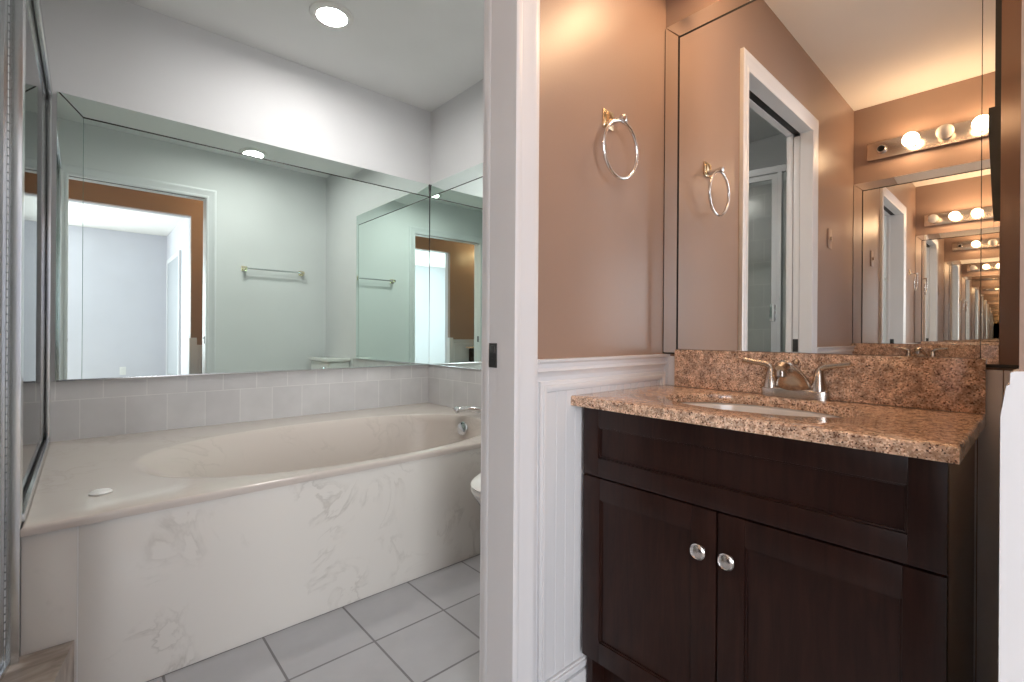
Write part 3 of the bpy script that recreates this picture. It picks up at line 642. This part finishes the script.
add(MB().box(-0.1255, -0.1205, TY + 0.03, YB - 0.036, TZ + 0.016, ST - 0.03), 'fixed_glass_panel', 'glass', False)
# post between panel and door
py = TY - 0.018
b = MB()
for u0, u1 in ((-0.1325, -0.110), (-0.151, -0.1375)): b.box(u0, u1, py - 0.012, TY - 0.013, H - 0.769, ST, 0.002).box(u0, u1, TY - 0.013, TY + 0.03, TZ + 0.0035, ST, 0.002)
add(b, 'hinge_post', 'alum')
b = MB(); z = H - 0.76
while z < ST - 0.02:
    b.lathe([(0, 0), (0.0034, 0.001), (0.0034, 0.0165), (0, 0.0175)], T((-0.135, py - 0.012, z)), 10); z += 0.019
add(b, 'piano_hinge', 'chrome')
add(MB().box(-0.1385, -0.1315, py - 0.008, TY - 0.014, H - 0.769, ST), 'hinge_backing', 'alum')
# hinged door, slightly out of square as the curb runs
def dpt(y, off=0.0): return -0.142 - 0.165 * (py - y) + off
def slab(b, y0, y1, z0, z1, th, off=0.0, bev=0):
    b.prism([(dpt(y0, off) - th / 2, y0), (dpt(y0, off) + th / 2, y0), (dpt(y1, off) + th / 2, y1), (dpt(y1, off) - th / 2, y1)], 2, z0, z1); return b
y0, y1 = 1.045, py - 0.02; zb = H - 0.755
b = MB(); slab(b, y0, y0 + 0.028, zb, ST - 0.045, 0.024); slab(b, y1 - 0.022, y1, zb, ST - 0.045, 0.022); slab(b, y0 + 0.028, y1 - 0.022, ST - 0.073, ST - 0.045, 0.022); slab(b, y0 + 0.028, y1 - 0.022, zb, zb + 0.03, 0.022)
add(b, 'door_frame', 'alum')
b = MB(); slab(b, y0 + 0.02, y1 - 0.015, zb + 0.02, ST - 0.06, 0.005); add(b, 'door_glass', 'glass', False)
b = MB(); slab(b, 0.95, py, ST - 0.038, ST, 0.034); slab(b, 1.022, 1.043, H - 0.769, ST - 0.038, 0.034); slab(b, 0.95, 0.965, H - 0.769, ST - 0.038, 0.034); slab(b, 0.95, py, H - 0.769, H - 0.758, 0.04)
add(b, 'header_frame', 'alum')
b = MB(); slab(b, 0.966, 1.021, H - 0.757, ST - 0.039, 0.005); add(b, 'side_glass', 'glass', False)
hy = y0 + 0.014
b = MB()
for s in (-1, 1):
    x_ = dpt(hy) + s * 0.04
    b.box(x_ - 0.006, x_ + 0.006, hy - 0.012, hy + 0.012, H + 0.085, H + 0.185, 0.003)
    b.tube([(dpt(hy), hy, H + 0.135), (x_, hy, H + 0.135)], 0.006, 12)
add(b, 'pull_handle', 'chrome')

# ------------------------------------------------------------------ towel bar, toilet, recessed light
tb = thing('towel_bar', 'straight brass-ended towel bar on the bathroom wall, seen in the tub mirror', 'towel bar', (1.262, YD2, H + 0.555))
for s in (-1, 1):
    MB().box(s * 0.235 - 0.022, s * 0.235 + 0.022, 0, 0.008, -0.022, 0.022, 0.002).box(s * 0.235 - 0.013, s * 0.235 + 0.013, 0.008, 0.062, -0.013, 0.013, 0.003).build('bar_mount', 'brass', tb)
MB().tube([(-0.235, 0.048, 0), (0.235, 0.048, 0)], 0.008, 16).build('bar', 'chrome', tb)

to = thing('toilet', 'white toilet, its rim just peeking past the door jamb beside the tub apron', 'toilet', (XR - 0.002, 1.285, 0))
MB().box(-0.185, 0, -0.215, 0.215, 0.38, 0.705, 0.02, 4).build('tank', 'ceramic', to)
MB().box(-0.200, 0, -0.230, 0.230, 0.706, 0.735, 0.010, 4).build('tank_lid', 'ceramic', to)
MB().tube([(-0.186, 0.15, 0.655), (-0.205, 0.15, 0.655)], 0.010, 14).tube([(-0.203, 0.155, 0.655), (-0.203, 0.085, 0.648)], 0.006, 12).build('flush_lever', 'chrome', to)
def oval(cx, ax, ay, egg=0.0, n=48): return [(cx + ax * cos(2 * pi * i / n), ay * sin(2 * pi * i / n) * (1 + egg * cos(2 * pi * i / n))) for i in range(n)]
def loft(rings_):
    t = bmesh.new(); V_ = [[t.verts.new((x, y, z)) for x, y in o_] for o_, z in rings_]
    for a, b_ in zip(V_, V_[1:]):
        for i in range(len(a)): t.faces.new((a[i], a[(i + 1) % len(a)], b_[(i + 1) % len(a)], b_[i]))
    t.faces.new(V_[0][::-1]); t.faces.new(V_[-1]); bmesh.ops.recalc_face_normals(t, faces=t.faces[:]); b = MB(); b.add(t); return b
loft([(oval(-0.33, 0.16, 0.10), 0.0), (oval(-0.33, 0.15, 0.095), 0.06), (oval(-0.34, 0.15, 0.10), 0.14), (oval(-0.38, 0.19, 0.135), 0.24), (oval(-0.43, 0.26, 0.17, 0.08), 0.33), (oval(-0.44, 0.28, 0.182, 0.08), 0.375), (oval(-0.44, 0.275, 0.178, 0.08), 0.382)]).build('bowl', 'ceramic', to)
loft([(oval(-0.44, 0.285, 0.187, 0.08), 0.383), (oval(-0.44, 0.29, 0.190, 0.08), 0.392), (oval(-0.44, 0.287, 0.188, 0.08), 0.402)]).build('seat', 'plastic', to)
loft([(oval(-0.44, 0.287, 0.188, 0.08), 0.4035), (oval(-0.44, 0.29, 0.190, 0.08), 0.410), (oval(-0.44, 0.275, 0.178, 0.08), 0.420), (oval(-0.40, 0.15, 0.10, 0.08), 0.425)]).build('seat_lid', 'plastic', to)

cl = thing('recessed_light', 'round recessed ceiling light glowing white above the tub', 'ceiling light', (0.856, 2.239, ZC), 0, 'recessed ceiling lights')
MB().lathe([(0.0665, -0.0005), (0.0675, -0.012), (0.074, -0.013), (0.086, -0.009), (0.096, -0.005), (0.099, -0.0005)], None, 56).build('trim_ring', 'plastic', cl)
MB().lathe([(0, -0.004), (0.066, -0.004), (0.066, -0.0005), (0, -0.0005)], None, 48).build('lens', 'lens', cl)
added_light = copy_tree(cl)  # second light, added to brighten the bathroom; not seen directly
for ch in added_light.children:
    if ch.name.startswith('lens'): ch.data = ch.data.copy(); ch.data.materials[0] = M['lens2']
added_light.location = (0.95, 1.60, ZC); added_light['label'] = 'added recessed light nearer the toilet to brighten the bathroom, not seen directly'
